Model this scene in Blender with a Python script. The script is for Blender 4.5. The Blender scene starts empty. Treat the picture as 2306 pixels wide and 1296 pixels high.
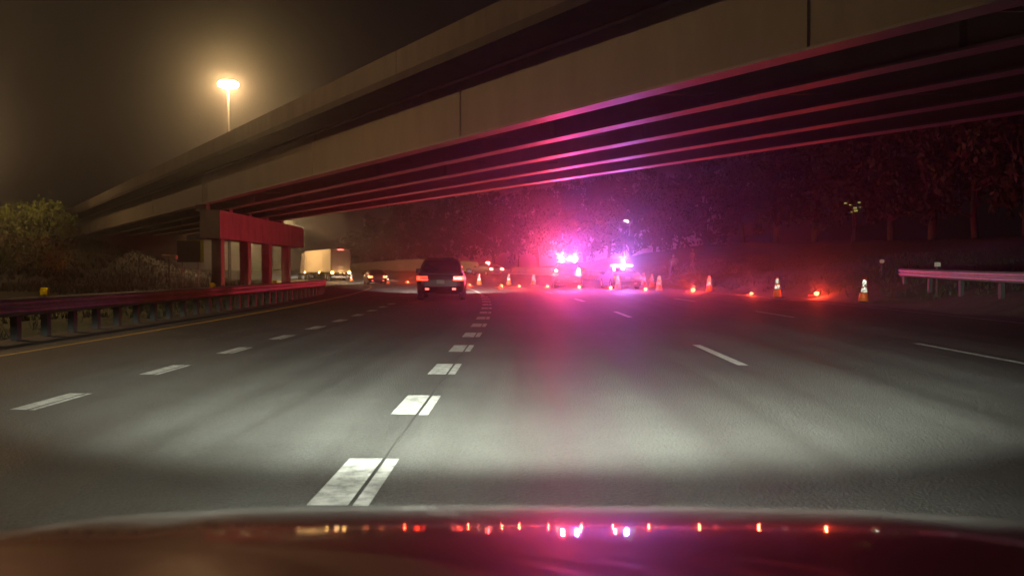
import bpy, bmesh, math, random
from mathutils import Vector, Matrix, Euler, noise
R = math.radians
rnd = random.Random(7)
S = bpy.context.scene
COL = S.collection

# ---------------------------------------------------------------- camera
F = 1900.0; CU, CV = 1153.0, 648.0; EYE = 1.25
cam_d = bpy.data.cameras.new('camera'); cam = bpy.data.objects.new('camera', cam_d); COL.objects.link(cam)
cam_d.sensor_width = 36; cam_d.lens = F/2306*36; cam_d.clip_start = 0.05; cam_d.clip_end = 2000
cam.location = (0, 0, EYE)
cam.rotation_euler = Euler((R(90)-math.atan(41/F), 0, math.atan(27/F)), 'XYZ')
S.camera = cam
cam_d.dof.use_dof = True; cam_d.dof.focus_distance = 14; cam_d.dof.aperture_fstop = 2.4
CM = cam.rotation_euler.to_matrix()
def ray(u, v): return CM @ Vector(((u-CU)/F, -(v-CV)/F, -1))
def P(u, v, Y):
    d = ray(u, v); k = Y/d.y
    return Vector((d.x*k, Y, EYE+d.z*k))

# ---------------------------------------------------------------- world, exposure
W = bpy.data.worlds.new('World'); S.world = W; W.use_nodes = True
nt = W.node_tree; nt.nodes.clear()
out = nt.nodes.new('ShaderNodeOutputWorld'); b1 = nt.nodes.new('ShaderNodeBackground'); b2 = nt.nodes.new('ShaderNodeBackground')
add = nt.nodes.new('ShaderNodeAddShader'); sky = nt.nodes.new('ShaderNodeTexSky')
sky.sky_type = 'NISHITA'; sky.sun_disc = False; sky.sun_elevation = R(-9); sky.sun_rotation = R(200)
nt.links.new(sky.outputs[0], b1.inputs[0]); b1.inputs[1].default_value = 0.05
b2.inputs[0].default_value = (1.0, 0.74, 0.62, 1); b2.inputs[1].default_value = 0.00022     # town glow on the night sky
nt.links.new(b1.outputs[0], add.inputs[0]); nt.links.new(b2.outputs[0], add.inputs[1]); nt.links.new(add.outputs[0], out.inputs[0])
S.view_settings.view_transform = 'Standard'; S.view_settings.look = 'None'; S.view_settings.gamma = 1
S.view_settings.use_curve_mapping = False; S.view_settings.exposure = 4.0
S.render.engine = 'CYCLES'
c = S.cycles; c.max_bounces = 6; c.diffuse_bounces = 2; c.glossy_bounces = 4; c.volume_bounces = 0; c.transmission_bounces = 4
c.transparent_max_bounces = 6; c.use_denoising = True; c.blur_glossy = 0; c.use_light_tree = True; c.sample_clamp_indirect = 4; c.sample_clamp_direct = 0
c.caustics_reflective = False; c.caustics_refractive = False

SODIUM = (1.0, 0.60, 0.27); HEAD = (0.91, 1.0, 0.83); RED = (1.0, 0.055, 0.10); BLUE = (0.10, 0.12, 1.0)

# ---------------------------------------------------------------- helpers
MATS = {}
def mat(name, col, rough=0.7, metal=0.0, var=0.0, scale=3.0, bump=0.0, bscale=None, coat=0.0, spec=0.5, emis=None, est=0.0, stretch=None):
    if name in MATS: return MATS[name]
    m = bpy.data.materials.new(name); m.use_nodes = True; t = m.node_tree; p = t.nodes['Principled BSDF']
    p.inputs['Base Color'].default_value = (*col, 1); p.inputs['Roughness'].default_value = rough; p.inputs['Metallic'].default_value = metal
    p.inputs['Coat Weight'].default_value = coat; p.inputs['Coat Roughness'].default_value = 0.03
    p.inputs['Specular IOR Level'].default_value = spec
    if emis: p.inputs['Emission Color'].default_value = (*emis, 1); p.inputs['Emission Strength'].default_value = est
    if var or bump:
        g = t.nodes.new('ShaderNodeTexCoord'); mp = t.nodes.new('ShaderNodeMapping')
        if stretch: mp.inputs['Scale'].default_value = stretch
        t.links.new(g.outputs['Object'], mp.inputs[0])
    if var:
        n = t.nodes.new('ShaderNodeTexNoise'); n.inputs['Scale'].default_value = scale; n.inputs['Detail'].default_value = 8; n.inputs['Roughness'].default_value = .65
        r = t.nodes.new('ShaderNodeMapRange'); r.inputs[1].default_value = .3; r.inputs[2].default_value = .7
        r.inputs[3].default_value = 1-var; r.inputs[4].default_value = 1+var
        v = t.nodes.new('ShaderNodeVectorMath'); v.operation = 'SCALE'; v.inputs[0].default_value = col
        t.links.new(mp.outputs[0], n.inputs[0]); t.links.new(n.outputs[0], r.inputs[0]); t.links.new(r.outputs[0], v.inputs['Scale']); t.links.new(v.outputs[0], p.inputs['Base Color'])
    if bump:
        n2 = t.nodes.new('ShaderNodeTexNoise'); n2.inputs['Scale'].default_value = bscale or scale*4; n2.inputs['Detail'].default_value = 6
        bp = t.nodes.new('ShaderNodeBump'); bp.inputs['Strength'].default_value = bump; bp.inputs['Distance'].default_value = .02
        t.links.new(mp.outputs[0], n2.inputs[0]); t.links.new(n2.outputs[0], bp.inputs['Height']); t.links.new(bp.outputs[0], p.inputs['Normal'])
    MATS[name] = m; return m
def emat(name, col, st): return mat(name, (0.02, 0.02, 0.02), .3, emis=col, est=st)

class MB:
    def __init__(s): s.b = bmesh.new()
    def face(s, pts):
        try: return s.b.faces.new([s.b.verts.new(p) for p in pts])
        except ValueError: return None
    def box(s, x0, x1, y0, y1, z0, z1, M=None):
        r = bmesh.ops.create_cube(s.b, size=1)
        for v in r['verts']:
            v.co = Vector((x0+(v.co.x+.5)*(x1-x0), y0+(v.co.y+.5)*(y1-y0), z0+(v.co.z+.5)*(z1-z0)))
            if M is not None: v.co = M @ v.co
        return s
    def bevbox(s, x0, x1, y0, y1, z0, z1, bev=.03, seg=2):
        t = bmesh.new(); r = bmesh.ops.create_cube(t, size=1)
        for v in r['verts']: v.co = Vector((x0+(v.co.x+.5)*(x1-x0), y0+(v.co.y+.5)*(y1-y0), z0+(v.co.z+.5)*(z1-z0)))
        bmesh.ops.bevel(t, geom=t.edges[:], offset=bev, segments=seg, affect='EDGES', profile=.6)
        me = bpy.data.meshes.new('t'); t.to_mesh(me); t.free(); s.b.from_mesh(me); bpy.data.meshes.remove(me); return s
    def tube(s, a, b, r0, r1=None, n=8, caps=True):
        a = Vector(a); b = Vector(b); r1 = r0 if r1 is None else r1
        d = (b-a).normalized(); x = d.orthogonal().normalized(); y = d.cross(x)
        A = [s.b.verts.new(a+(x*math.cos(2*math.pi*i/n)+y*math.sin(2*math.pi*i/n))*r0) for i in range(n)]
        B = [s.b.verts.new(b+(x*math.cos(2*math.pi*i/n)+y*math.sin(2*math.pi*i/n))*r1) for i in range(n)]
        for i in range(n): s.b.faces.new((A[i], A[(i+1)%n], B[(i+1)%n], B[i]))
        if caps: s.b.faces.new(A[::-1]); s.b.faces.new(B)
        return s
    def rings(s, rings, caps=True):
        V = [[s.b.verts.new(p) for p in r] for r in rings]; n = len(V[0])
        for a, b in zip(V, V[1:]):
            for i in range(n): s.b.faces.new((a[i], a[(i+1)%n], b[(i+1)%n], b[i]))
        if caps: s.b.faces.new(V[0][::-1]); s.b.faces.new(V[-1])
        return s
    def retro(s, tris):     # every triangle sunk into a corner cube, as in retroreflective sheeting
        for a, b, c_ in tris:
            a, b, c_ = Vector(a), Vector(b), Vector(c_)
            n = (b-a).cross(c_-a).normalized(); e = ((b-a).length+(c_-b).length+(a-c_).length)/3
            m = (a+b+c_)/3 - n*e*.408
            for q in ((a, b, m), (b, c_, m), (c_, a, m)): s.face(q)
        return s
    def build(s, name, m, parent=None, smooth=False, loc=None):
        bmesh.ops.recalc_face_normals(s.b, faces=s.b.faces[:]) if not getattr(s, 'keep', 0) else None
        me = bpy.data.meshes.new(name); s.b.to_mesh(me); s.b.free()
        me.materials.append(m)
        if smooth: me.polygons.foreach_set('use_smooth', [True]*len(me.polygons))
        o = bpy.data.objects.new(name, me); COL.objects.link(o)
        if parent: o.parent = parent
        if loc is not None: o.location = loc
        return o
def tag(o, label=None, cat=None, group=None, kind=None):
    for k, v in (('label', label), ('category', cat), ('group', group), ('kind', kind)):
        if v: o[k] = v
    return o
def thing(name, label, cat, loc=(0, 0, 0), rz=0, group=None, kind=None):
    o = bpy.data.objects.new(name, None); COL.objects.link(o); o.location = loc; o.rotation_euler = (0, 0, rz)
    return tag(o, label, cat, group, kind)
def dup(root, loc, rz=0, label=None, scale=None):
    r = root.copy(); COL.objects.link(r); r.location = loc; r.rotation_euler = (0, 0, rz)
    if label: r['label'] = label
    if scale: r.scale = scale
    for ch in list(root.children):
        k = ch.copy(); COL.objects.link(k); k.parent = r
        for g in list(ch.children):
            d = g.copy(); COL.objects.link(d); d.parent = k
    return r
def lamp(name, kind, loc, power, col, parent=None, radius=.05, rot=None, **kw):
    l = bpy.data.lights.new(name, kind); l.energy = power; l.color = col
    if hasattr(l, 'shadow_soft_size'): l.shadow_soft_size = radius
    for k, v in kw.items(): setattr(l, k, v)
    o = bpy.data.objects.new(name, l); COL.objects.link(o); o.location = loc
    if rot: o.rotation_euler = rot
    if parent: o.parent = parent
    return o
def sm(x, a, b):
    t = max(0, min(1, (x-a)/(b-a))); return t*t*(3-2*t)
def curve(Y):                      # the road swings to the left beyond the bridge
    if Y <= 15: return 0.0
    if Y > 170: return curve(170)+(Y-170)*1.15
    return (Y-15)**2/700*(1+(Y/150)**2)
def dcurve(Y): return (curve(Y+.5)-curve(Y-.5))
def heading(Y): return math.atan(dcurve(Y))
def gz(L, Y):
    z = sm(Y, 55, 98)*.05*max(-8, min(16, L+1))
    L0 = 12.2+1.7*sm(Y, 22, 31)+.5*sm(Y, 40, 55); d = L-L0
    if d > 0:
        r = min(.33*d, .7)+max(0, min(.16*(d-2.1), 2.6))
        z += r*(1-.9*sm(Y, 92, 122))
    if L < -16: z += 5.4*sm(-L, 17, 40)*sm(Y, 48, 100)
    return z
def G(L, Y, dz=0.0): return Vector((L-curve(Y), Y, gz(L, Y)+dz))
def gx(x, Y, dz=0.0): return Vector((x, Y, gz(x+curve(Y), Y)+dz))

# ---------------------------------------------------------------- materials
asphalt = mat('asphalt', (.065, .064, .060), .62, var=.22, scale=.35, bump=.95, bscale=46, spec=.35)
# tracks and patches along the lanes
def _asphalt():
    t = asphalt.node_tree; p = t.nodes['Principled BSDF']; g = t.nodes.new('ShaderNodeTexCoord'); mp = t.nodes.new('ShaderNodeMapping')
    mp.inputs['Scale'].default_value = (1.6, .02, 1); n = t.nodes.new('ShaderNodeTexNoise'); n.inputs['Scale'].default_value = 1; n.inputs['Detail'].default_value = 5
    r = t.nodes.new('ShaderNodeMapRange'); r.inputs[1].default_value = .3; r.inputs[2].default_value = .7; r.inputs[3].default_value = .54; r.inputs[4].default_value = .76
    t.links.new(g.outputs['Object'], mp.inputs[0]); t.links.new(mp.outputs[0], n.inputs[0]); t.links.new(n.outputs[0], r.inputs[0]); t.links.new(r.outputs[0], p.inputs['Roughness'])
    # polished wheel paths, oil line and fine aggregate in the colour
    old = p.inputs['Base Color'].links[0].from_socket
    n2 = t.nodes.new('ShaderNodeTexNoise'); n2.inputs['Scale'].default_value = 90; n2.inputs['Detail'].default_value = 3; t.links.new(g.outputs['Object'], n2.inputs[0])
    r2 = t.nodes.new('ShaderNodeMapRange'); r2.inputs[1].default_value = .3; r2.inputs[2].default_value = .7; r2.inputs[3].default_value = .6; r2.inputs[4].default_value = 1.4
    r3 = t.nodes.new('ShaderNodeMapRange'); r3.inputs[1].default_value = .35; r3.inputs[2].default_value = .65; r3.inputs[3].default_value = .78; r3.inputs[4].default_value = 1.18
    mu = t.nodes.new('ShaderNodeMath'); mu.operation = 'MULTIPLY'; vm = t.nodes.new('ShaderNodeVectorMath'); vm.operation = 'SCALE'
    t.links.new(n2.outputs[0], r2.inputs[0]); t.links.new(n.outputs[0], r3.inputs[0]); t.links.new(r2.outputs[0], mu.inputs[0]); t.links.new(r3.outputs[0], mu.inputs[1])
    t.links.new(old, vm.inputs[0]); t.links.new(mu.outputs[0], vm.inputs['Scale']); t.links.new(vm.outputs[0], p.inputs['Base Color'])
_asphalt()
grass = mat('grass_earth', (.055, .06, .028), .95, var=.5, scale=1.3, bump=1.0, bscale=9)
shoulder = mat('shoulder_asphalt', (.042, .040, .038), .8, var=.3, scale=.6, bump=.6, bscale=30)
paint = mat('road_paint', (.42, .42, .40), .6, var=.5, scale=9, bump=.6, bscale=60)
ypaint = mat('yellow_paint', (.55, .36, .06), .55, var=.3, scale=7)
sealant = mat('joint_sealant', (.015, .015, .015), .5)
steel_tan = mat('tan_painted_steel', (.33, .29, .23), .6, var=.11, scale=1.2, bump=.12, bscale=1.5, stretch=(1, 1, .22))
flange_m = mat('flange_paint', (.42, .36, .34), .5, var=.15, scale=1.2)
concrete = mat('concrete', (.26, .245, .22), .88, var=.32, scale=1.3, bump=.5, bscale=9, stretch=(1, 1, .45))
concrete_d = mat('dark_concrete', (.17, .155, .14), .9, var=.22, scale=.8, bump=.3, bscale=12)
galv = mat('galvanised_steel', (.26, .255, .25), .55, metal=.35, var=.2, scale=3)
wood = mat('post_steel', (.045, .042, .038), .7, var=.2, scale=6)
rubber = mat('rubber', (.014, .014, .014), .9, spec=.1)
glass_d = mat('dark_glass', (.012, .012, .016), .06, spec=.6)
blackp = mat('black_plastic', (.015, .015, .017), .6, spec=.2)
rim_m = mat('rim_metal', (.45, .45, .46), .3, metal=.9)
orange = mat('cone_orange', (.75, .13, .02), .5, var=.08, scale=8)
retro_w = mat('retroreflective_white', (.95, .95, .93), .19, metal=1.0)
retro_r = mat('retroreflective_red', (.9, .05, .03), .22, metal=1.0)
retro_y = mat('retroreflective_amber', (1.0, .72, .05), .22, metal=1.0)
white_p = mat('white_paint', (.75, .74, .70), .4, var=.05, scale=2)

# ---------------------------------------------------------------- ground and road
def sheet(name, Ls, Ys, dz, m, jitter=0):
    bm = bmesh.new(); V = []
    for Y in Ys:
        row = []
        for L in Ls:
            l = L(Y) if callable(L) else L
            v = G(l, Y, dz)
            if jitter and (l > 13.2 or l < -9.6): v.z += jitter*noise.noise(Vector((v.x*.35, v.y*.35, 0)))+.3*jitter*noise.noise(Vector((v.x*1.3, v.y*1.3, 4)))
            elif jitter: v.z -= .05
            row.append(bm.verts.new(v))
        V.append(row)
    for a, b in zip(V, V[1:]):
        for i in range(len(a)-1): bm.faces.new((a[i], a[i+1], b[i+1], b[i]))
    me = bpy.data.meshes.new(name); bm.to_mesh(me); bm.free(); me.materials.append(m)
    me.polygons.foreach_set('use_smooth', [True]*len(me.polygons))
    o = bpy.data.objects.new(name, me); COL.objects.link(o); o['kind'] = 'structure'; return o
Ys = [-30+2*i for i in range(30)]+[30+1.5*i for i in range(100)]+[182+12*i for i in range(22)]
Lg = [-320, -200, -120, -80, -60]+[-50+1.5*i for i in range(26)]+[-10.5, -9.7, -9.3, -5, 0, 5, 10, 12.3, 13, 13.6]+[14.2+.8*i for i in range(34)]+[44, 50, 60, 90, 150, 300]
sheet('ground', Lg, Ys, 0, grass, .22)
sheet('shoulder', [-9.3, -8.5, -7.4, -6, 0, 6, 11.6, 12.4], Ys, .0, shoulder)
Yr = [y for y in Ys]
sheet('road', [-7.9, -4.4, -1, 2.9, 6.9, 11.75], Yr, .004, asphalt)

def strip(mb, L0, L1, Y0, Y1, dz=.008):
    n = max(1, int((Y1-Y0)/1.5)); a = None
    for i in range(n+1):
        Y = Y0+(Y1-Y0)*i/n; p, q = G(L0 if not callable(L0) else L0(Y), Y, dz), G(L1 if not callable(L1) else L1(Y), Y, dz)
        v = (mb.b.verts.new(p), mb.b.verts.new(q))
        if a: mb.b.faces.new((a[0], a[1], v[1], v[0]))
        a = v
def worn_strip(mb, L0, L1, Y0, Y1):    # paint with slightly ragged ends and a seam down its length
    seam = L0+(L1-L0)*.70
    for k, (a, b) in enumerate(((L0, seam-.012), (seam+.014, L1))):
        off = rnd.uniform(-.03, .03); strip(mb, a, b, Y0+off, Y1+off*.5)
marks = thing('lane_marking', None, None, kind='structure')
for i in range(13):
    Y = 4.98+2.79*i; m = MB(); worn_strip(m, -1.15, -.82, Y-.55, Y+.55); m.build('wide_dash', paint, marks)
for i in range(12):
    Y = 2.85+2.53*i; m = MB(); worn_strip(m, -4.58, -4.34, Y-.5, Y+.5); m.build('dash', paint, marks)
for i in range(7):
    Y = 12.5+11.1*(i-1)+11.1; Y = 1.4+11.1*i
    m = MB(); strip(m, 2.79, 2.92, Y-1.5, Y+1.5); m.build('dash', paint, marks)
    f = lambda Y_: 6.55+.6*sm(Y_, 10, 28)
    m = MB(); strip(m, f(Y), f(Y)+.12, Y-1.7+.15, Y+1.7+.15); m.build('dash', paint, marks)
m = MB(); strip(m, -1.05, -.90, 40, 160); m.build('solid_line', paint, marks)
m = MB(); strip(m, -7.62, -7.50, -20, 165); m.build('yellow_edge_line', ypaint, marks)
m = MB(); strip(m, 11.6, 11.70, -20, 62); m.build('edge_line', mat('worn_paint', (.4, .39, .37), .6, var=.3, scale=5), marks)
m = MB(); strip(m, -.925, -.920, -5, 60, .006); s_ = m.build('joint_sealant_line', sealant); s_['kind'] = 'structure'
m = MB()                           # wandering tar-sealed cracks and a few cross joints
for q in range(12):
    L_, Y_ = rnd.uniform(-7.4, 10.8), rnd.uniform(5, 40); an = rnd.choice((R(90), R(90), R(4)))+rnd.uniform(-.12, .12); w = rnd.uniform(.006, .014); prev = None
    for k in range(rnd.randint(8, 26)):
        an += rnd.uniform(-.22, .22); L_ += math.cos(an)*.25; Y_ += math.sin(an)*.25
        if not -7.5 < L_ < 11.2: break
        nx, ny = -math.sin(an)*w, math.cos(an)*w; v = (m.b.verts.new(G(L_-nx, Y_-ny, .0065)), m.b.verts.new(G(L_+nx, Y_+ny, .0065)))
        if prev: m.b.faces.new((prev[0], v[0], v[1], prev[1]))
        prev = v
s_ = m.build('crack_sealant', sealant); s_['kind'] = 'structure'

# ---------------------------------------------------------------- overpass
KX = -.695
D = Vector((KX, 1, 0)).normalized(); N = Vector((D.y, -D.x, 0))     # along the bridge / towards its far side
def B(X0, t, H): return Vector((X0+KX*t, t, EYE+H))
br = thing('highway_overpass', 'long steel girder overpass crossing above the highway, tan outer face and concrete parapet', 'bridge')
def prism(mb, X0a, X0b, Ha, Hb, t0, t1):     # bar with a rectangular section along the bridge
    q = [B(X0a, t0, Ha), B(X0b, t0, Ha), B(X0b, t0, Hb), B(X0a, t0, Hb)]
    r = [B(X0a, t1, Ha), B(X0b, t1, Ha), B(X0b, t1, Hb), B(X0a, t1, Hb)]
    return mb.rings([q, r])
T0, T1 = -14.0, 105.0
GX = [17.5, 20.6, 23.7, 26.8, 29.9]; SP = 1/.821
joints = [T0, 5.5, 17, 28.2, 39.3, 55.4, 69, 82, 93.5, T1]
for gi, x0 in enumerate(GX):
    m = MB()
    prism(m, x0-.27*SP, x0+.27*SP, 4.3, 4.36, T0, T1)
    prism(m, x0-.2*SP, x0+.2*SP, 6.26, 6.3, T0, T1)
    g = m.build('girder', flange_m, br)
    for a, b in zip(joints, joints[1:]):
        m = MB(); prism(m, x0-.012*SP, x0+.012*SP, 4.362, 6.258, a+.03, b-.03)
        w = m.build('web_panel', steel_tan, g)
    for t in joints[1:-1]:
        wd = .16 if abs(t-55.4) > .1 else .45
        ou = .05 if gi == 0 else .13; m = MB(); prism(m, x0-ou*SP, x0+.13*SP, 4.362, 6.258, t-wd/2*.16, t+wd/2*.16)
        if wd > .2: prism(m, x0-ou*1.1*SP, x0+.14*SP, 4.362, 6.258, t-.5, t-.42); prism(m, x0-ou*1.1*SP, x0+.14*SP, 4.362, 6.258, t+.42, t+.5)
        m.build('stiffener', steel_tan, g)
for t in [x*7.0+1 for x in range(-1, 15)]:
    for a, b in zip(GX, GX[1:]):
        m = MB(); A0 = B(a+.35, t, 4.55); A1 = B(b-.35, t, 4.55); C0 = B(a+.35, t, 6.05); C1 = B(b-.35, t, 6.05); mid = (A0+A1)/2
        for p, q in ((A0, A1), (C0, mid), (C1, mid)): m.tube(p, q, .05, n=4)
        m.build('cross_frame', steel_tan, br)
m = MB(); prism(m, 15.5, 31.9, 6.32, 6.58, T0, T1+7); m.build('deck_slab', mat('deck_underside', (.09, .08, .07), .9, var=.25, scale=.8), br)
ppts = [T0+i*8.5 for i in range(15)]
for x0, x1 in ((15.5, 15.9), (31.5, 31.9)):
    for a, b in zip(ppts, ppts[1:]):
        m = MB(); prism(m, x0, x1, 6.58, 7.36, a+.02, min(b, T1+7)-.02); m.build('parapet', mat('weathered_parapet', (.19, .165, .135), .9, var=.25, scale=.9, bump=.3, bscale=10, stretch=(1, 1, .3)), br)
m = MB(); prism(m, 15.0, 15.9, 1.2, 7.36, T1+7.05, T1+8.4); m.build('wing_wall', concrete, br)
m = MB(); prism(m, 17.0, 30.8, 1.2, 6.30, T1+.1, T1+1.5); m.build('abutment', concrete_d, br)
m = MB(); prism(m, 15.0, 31.9, -1.2, 6.30, T0-1.5, T0-.1); m.build('abutment', concrete_d, br)
# pier
def pierbox(y0, y1, xa, z0, z1, w):
    q = lambda y, x, z: Vector((x-.03*(y-54), y, z))
    return MB().rings([[q(y0, xa-w, z0), q(y0, xa, z0), q(y0, xa, z1), q(y0, xa-w, z1)], [q(y1, xa-w, z0), q(y1, xa, z0), q(y1, xa, z1), q(y1, xa-w, z1)]])
m = pierbox(54.2, 77.5, -19.6, EYE+2.02, EYE+3.85, 1.3); bmesh.ops.bevel(m.b, geom=m.b.edges[:], offset=.04, segments=1); m.build('pier_cap', concrete, br)
for y in (55.6, 61.6, 67.3, 73.4, ):
    x = -20.2-.03*(y-54)
    m = MB(); zz = gx(x, y).z-.3; m.bevbox(x-.33, x+.33, y-.33, y+.33, zz, EYE+2.02, .06); m.build('column', concrete, br)
for x0 in GX:
    t = (x0+20.2+.0)/.695; t = (x0+20.5)/.68; m = MB(); p = B(x0, t, 4.05); m.box(p.x-.35, p.x+.35, p.y-.35, p.y+.35, EYE+3.85, EYE+4.3); m.build('bearing', concrete_d, br)

# ---------------------------------------------------------------- guardrails
WB = [(0, .31), (.02, .29), (.075, .25), (.08, .21), (.02, .165), (.02, .145), (.08, .10), (.075, .06), (.02, .02), (0, 0)]
def guardrail(path, side, zbeam, label, pstep=1):
    g = thing('guardrail', label, 'guardrail')
    m = MB()
    for a, b in zip(path, path[1:]):
        d = (b-a).normalized(); n = Vector((d.y, -d.x, 0))*side
        for (o0, h0), (o1, h1) in zip(WB, WB[1:]):
            m.face([a+n*o0+Vector((0, 0, zbeam+h0)), b+n*o0+Vector((0, 0, zbeam+h0)), b+n*o1+Vector((0, 0, zbeam+h1)), a+n*o1+Vector((0, 0, zbeam+h1))])
    bmesh.ops.remove_doubles(m.b, verts=m.b.verts[:], dist=.004)
    bm = m.build('beam', galv, g, smooth=True); md = bm.modifiers.new('thick', 'SOLIDIFY'); md.thickness = .006
    for i, a in enumerate(path[::pstep]):
        d = (path[min(i*pstep+1, len(path)-1)]-path[max(i*pstep-1, 0)]).normalized(); n = Vector((d.y, -d.x, 0))*side
        c0 = a-n*.16
        MB().box(c0.x-.06, c0.x+.06, c0.y-.07, c0.y+.07, a.z-.9, a.z+zbeam+.28).build('post', wood, g)
        c1 = a-n*.05; MB().box(c1.x-.045, c1.x+.045, c1.y-.05, c1.y+.05, a.z+zbeam-.02, a.z+zbeam+.3).build('spacer_block', blackp, g)
    return g
pl = [G(-8.9-.02*max(0, y-40)**1.5, y) for y in [-6+.95*i for i in range(53)]]
guardrail(pl, 1, .44, 'long median guardrail on close set posts beside the yellow edge line')
pr = []
for i in range(12):
    k = i/11; Y = 34.5-12.5*k-8*k*k*0; x = 15.3-2.2*k+1.4*k*k-1.4*k; x = 15.3+(13.05-15.3)*k
    pr.append(Vector((x, Y, EYE+(3-8*k)/F*Y-.81)))
pr += [pr[-1]+Vector((-.36*q, -2*q, 0)) for q in range(1, 6)]
guardrail(pr, 1, .50, 'short shoulder guardrail with a flared end on the grass bank', 3)
# delineators on the median rail
def delineator(loc, label):
    o = thing('delineator', label, 'reflector', loc, group='amber reflectors on the median guardrail')
    MB().box(-.012, .012, -.01, .01, 0, .13).build('bracket', galv, o)
    MB().bevbox(-.085, .085, -.012, .004, .10, .25, .01).build('housing', mat('amber_plastic', (.95, .68, .02), .4), o)
    m = MB(); m.keep = 1; n = 5; sx, sz = .16/n, .14/n
    for i in range(n):
        for j in range(n):
            x, z = -.08+i*sx, .105+j*sz
            m.retro([((x, -.032, z), (x+sx, -.032, z), (x+sx/2, -.032, z+sz)), ((x+sx, -.032, z), (x+sx*1.5 if i < n-1 else x+sx, -.032, z+sz), (x+sx/2, -.032, z+sz))][:2 if i < n-1 else 1])
    m.build('lens', retro_y, o); return o
for (u, v, Y), lb in zip(((85, 657, 15.6), (478, 643, 24.4), (637, 636, 31.5)),
        ('amber reflector on the guardrail nearest the camera car, largest of the three', 'amber reflector on the guardrail in front of the nearest pier column', 'smallest amber reflector on the guardrail, below the last pier columns')):
    p = G(-8.93, Y); delineator((p.x, Y, EYE-(v-607)/F*Y-.17), lb)

# ---------------------------------------------------------------- street lamps
lampglass = emat('sodium_lens', (1.0, .62, .25), 12)
def street_lamp(base, h, arm, label, power, rz=0):
    o = thing('street_lamp', label, 'street lamp', base, rz, group='sodium street lamps')
    MB().tube((0, 0, -.5), (0, 0, h), .16, .09, 10).build('pole', wood, o, smooth=True)
    m = MB(); m.tube((0, 0, h-.3), (arm*.5, 0, h+.15), .06, .05).tube((arm*.5, 0, h+.15), (arm, 0, h+.2), .05, .045); m.build('arm', galv, o)
    hd = MB().bevbox(arm-.15, arm+.75, -.2, .2, h+.12, h+.32, .06).build('lamp_head', galv, o)
    l = MB(); bmesh.ops.create_uvsphere(l.b, u_segments=14, v_segments=8, radius=1)
    for v in l.b.verts: v.co = Vector((arm+.3+v.co.x*.34, v.co.y*.2, h+.10+v.co.z*.17))
    l.build('lens', lampglass, hd, smooth=True)
    lamp('sodium_lamp', 'POINT', (arm+.3, 0, h-.12), power, SODIUM, o, .15)
    return o
hm_ = thing('high_mast_lamp', 'glaring sodium lamp cluster on a mast rising beyond the overpass parapet', 'street lamp', gx(-33.3, 95))
MB().tube((0, 0, -.5), (0, 0, 22.6), .2, .1, 12).build('mast', wood, hm_, smooth=True)
MB().tube((0, 0, 22.3), (0, 0, 22.5), .5, .5, 16).build('ring', wood, hm_)
for k in range(6):
    a = R(60*k+20); dx, dy = math.cos(a), math.sin(a)
    hd = MB().tube((dx*.4, dy*.4, 22.4), (dx*.65, dy*.65, 22.4), .05, n=6).tube((dx*.7, dy*.7, 22.3), (dx*.7, dy*.7, 22.6), .34, .2, 12).build('lamp_head', wood, hm_)
    l = MB(); bmesh.ops.create_uvsphere(l.b, u_segments=14, v_segments=8, radius=1)
    for v in l.b.verts: v.co = Vector((dx*.7+v.co.x*.42, dy*.7+v.co.y*.42, 22.16+v.co.z*.36))
    l.build('lens', lampglass, hd, smooth=True)
lamp('sodium_lamp', 'POINT', (0, 0, 21.6), 85, SODIUM, hm_, .5)
street_lamp(gx(-36.5, 112), 9.2, 1.2, 'added sodium lamp out of sight behind the pier, lighting the truck', 1200)  # unseen lamp, added to brighten the truck and the far road
street_lamp(gx(-21.5, 22), 11.5, 2.0, 'sodium street lamp on the median before the overpass, lighting its outer face', 190)
street_lamp(gx(-54, 72), 11, 2.0, 'sodium street lamp beside the shrubs by the far overpass end', 190)

# ---------------------------------------------------------------- trees
def leaf_mat(name, col):
    m = mat(name, col, .7, var=.45, scale=.6); return m
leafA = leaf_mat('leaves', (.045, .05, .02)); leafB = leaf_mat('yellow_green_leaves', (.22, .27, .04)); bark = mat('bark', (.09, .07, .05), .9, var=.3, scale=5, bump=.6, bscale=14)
def crown_mesh(name, rx, rz, zc, nclump, nleaf, size, seed, m, droop=.0, trunk_top=None):
    r = random.Random(seed); vs = []; fs = []
    cl = []
    for i in range(nclump):
        while True:
            p = Vector((r.uniform(-1, 1), r.uniform(-1, 1), r.uniform(-1, 1)))
            if .35 < p.length < r.choice((.85, 1, 1.12)): break
        w = 1-.35*max(0, p.z)
        cl.append((Vector((p.x*rx*w, p.y*rx*w, zc+p.z*rz)), r.uniform(.35, 1.05)))
    for c0, cr in cl:
        for k in range(nleaf):
            d = Vector((r.gauss(0, .45), r.gauss(0, .45), r.gauss(0, .38)))*cr
            d.z -= droop*abs(r.gauss(0, 1))*cr
            p = c0+d; s = size*r.uniform(.5, 1.3)
            q = Euler((r.uniform(0, 6.3), r.uniform(0, 6.3), r.uniform(0, 6.3))).to_matrix()
            b = len(vs); 
            for w in ((-1, 0), (0, -.55), (1, 0), (0, .55)): vs.append(tuple(p+q @ Vector((w[0]*s, w[1]*s, 0))))
            fs.append((b, b+1, b+2, b+3))
    me = bpy.data.meshes.new(name); me.from_pydata(vs, [], fs); me.materials.append(m); return me, cl
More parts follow.
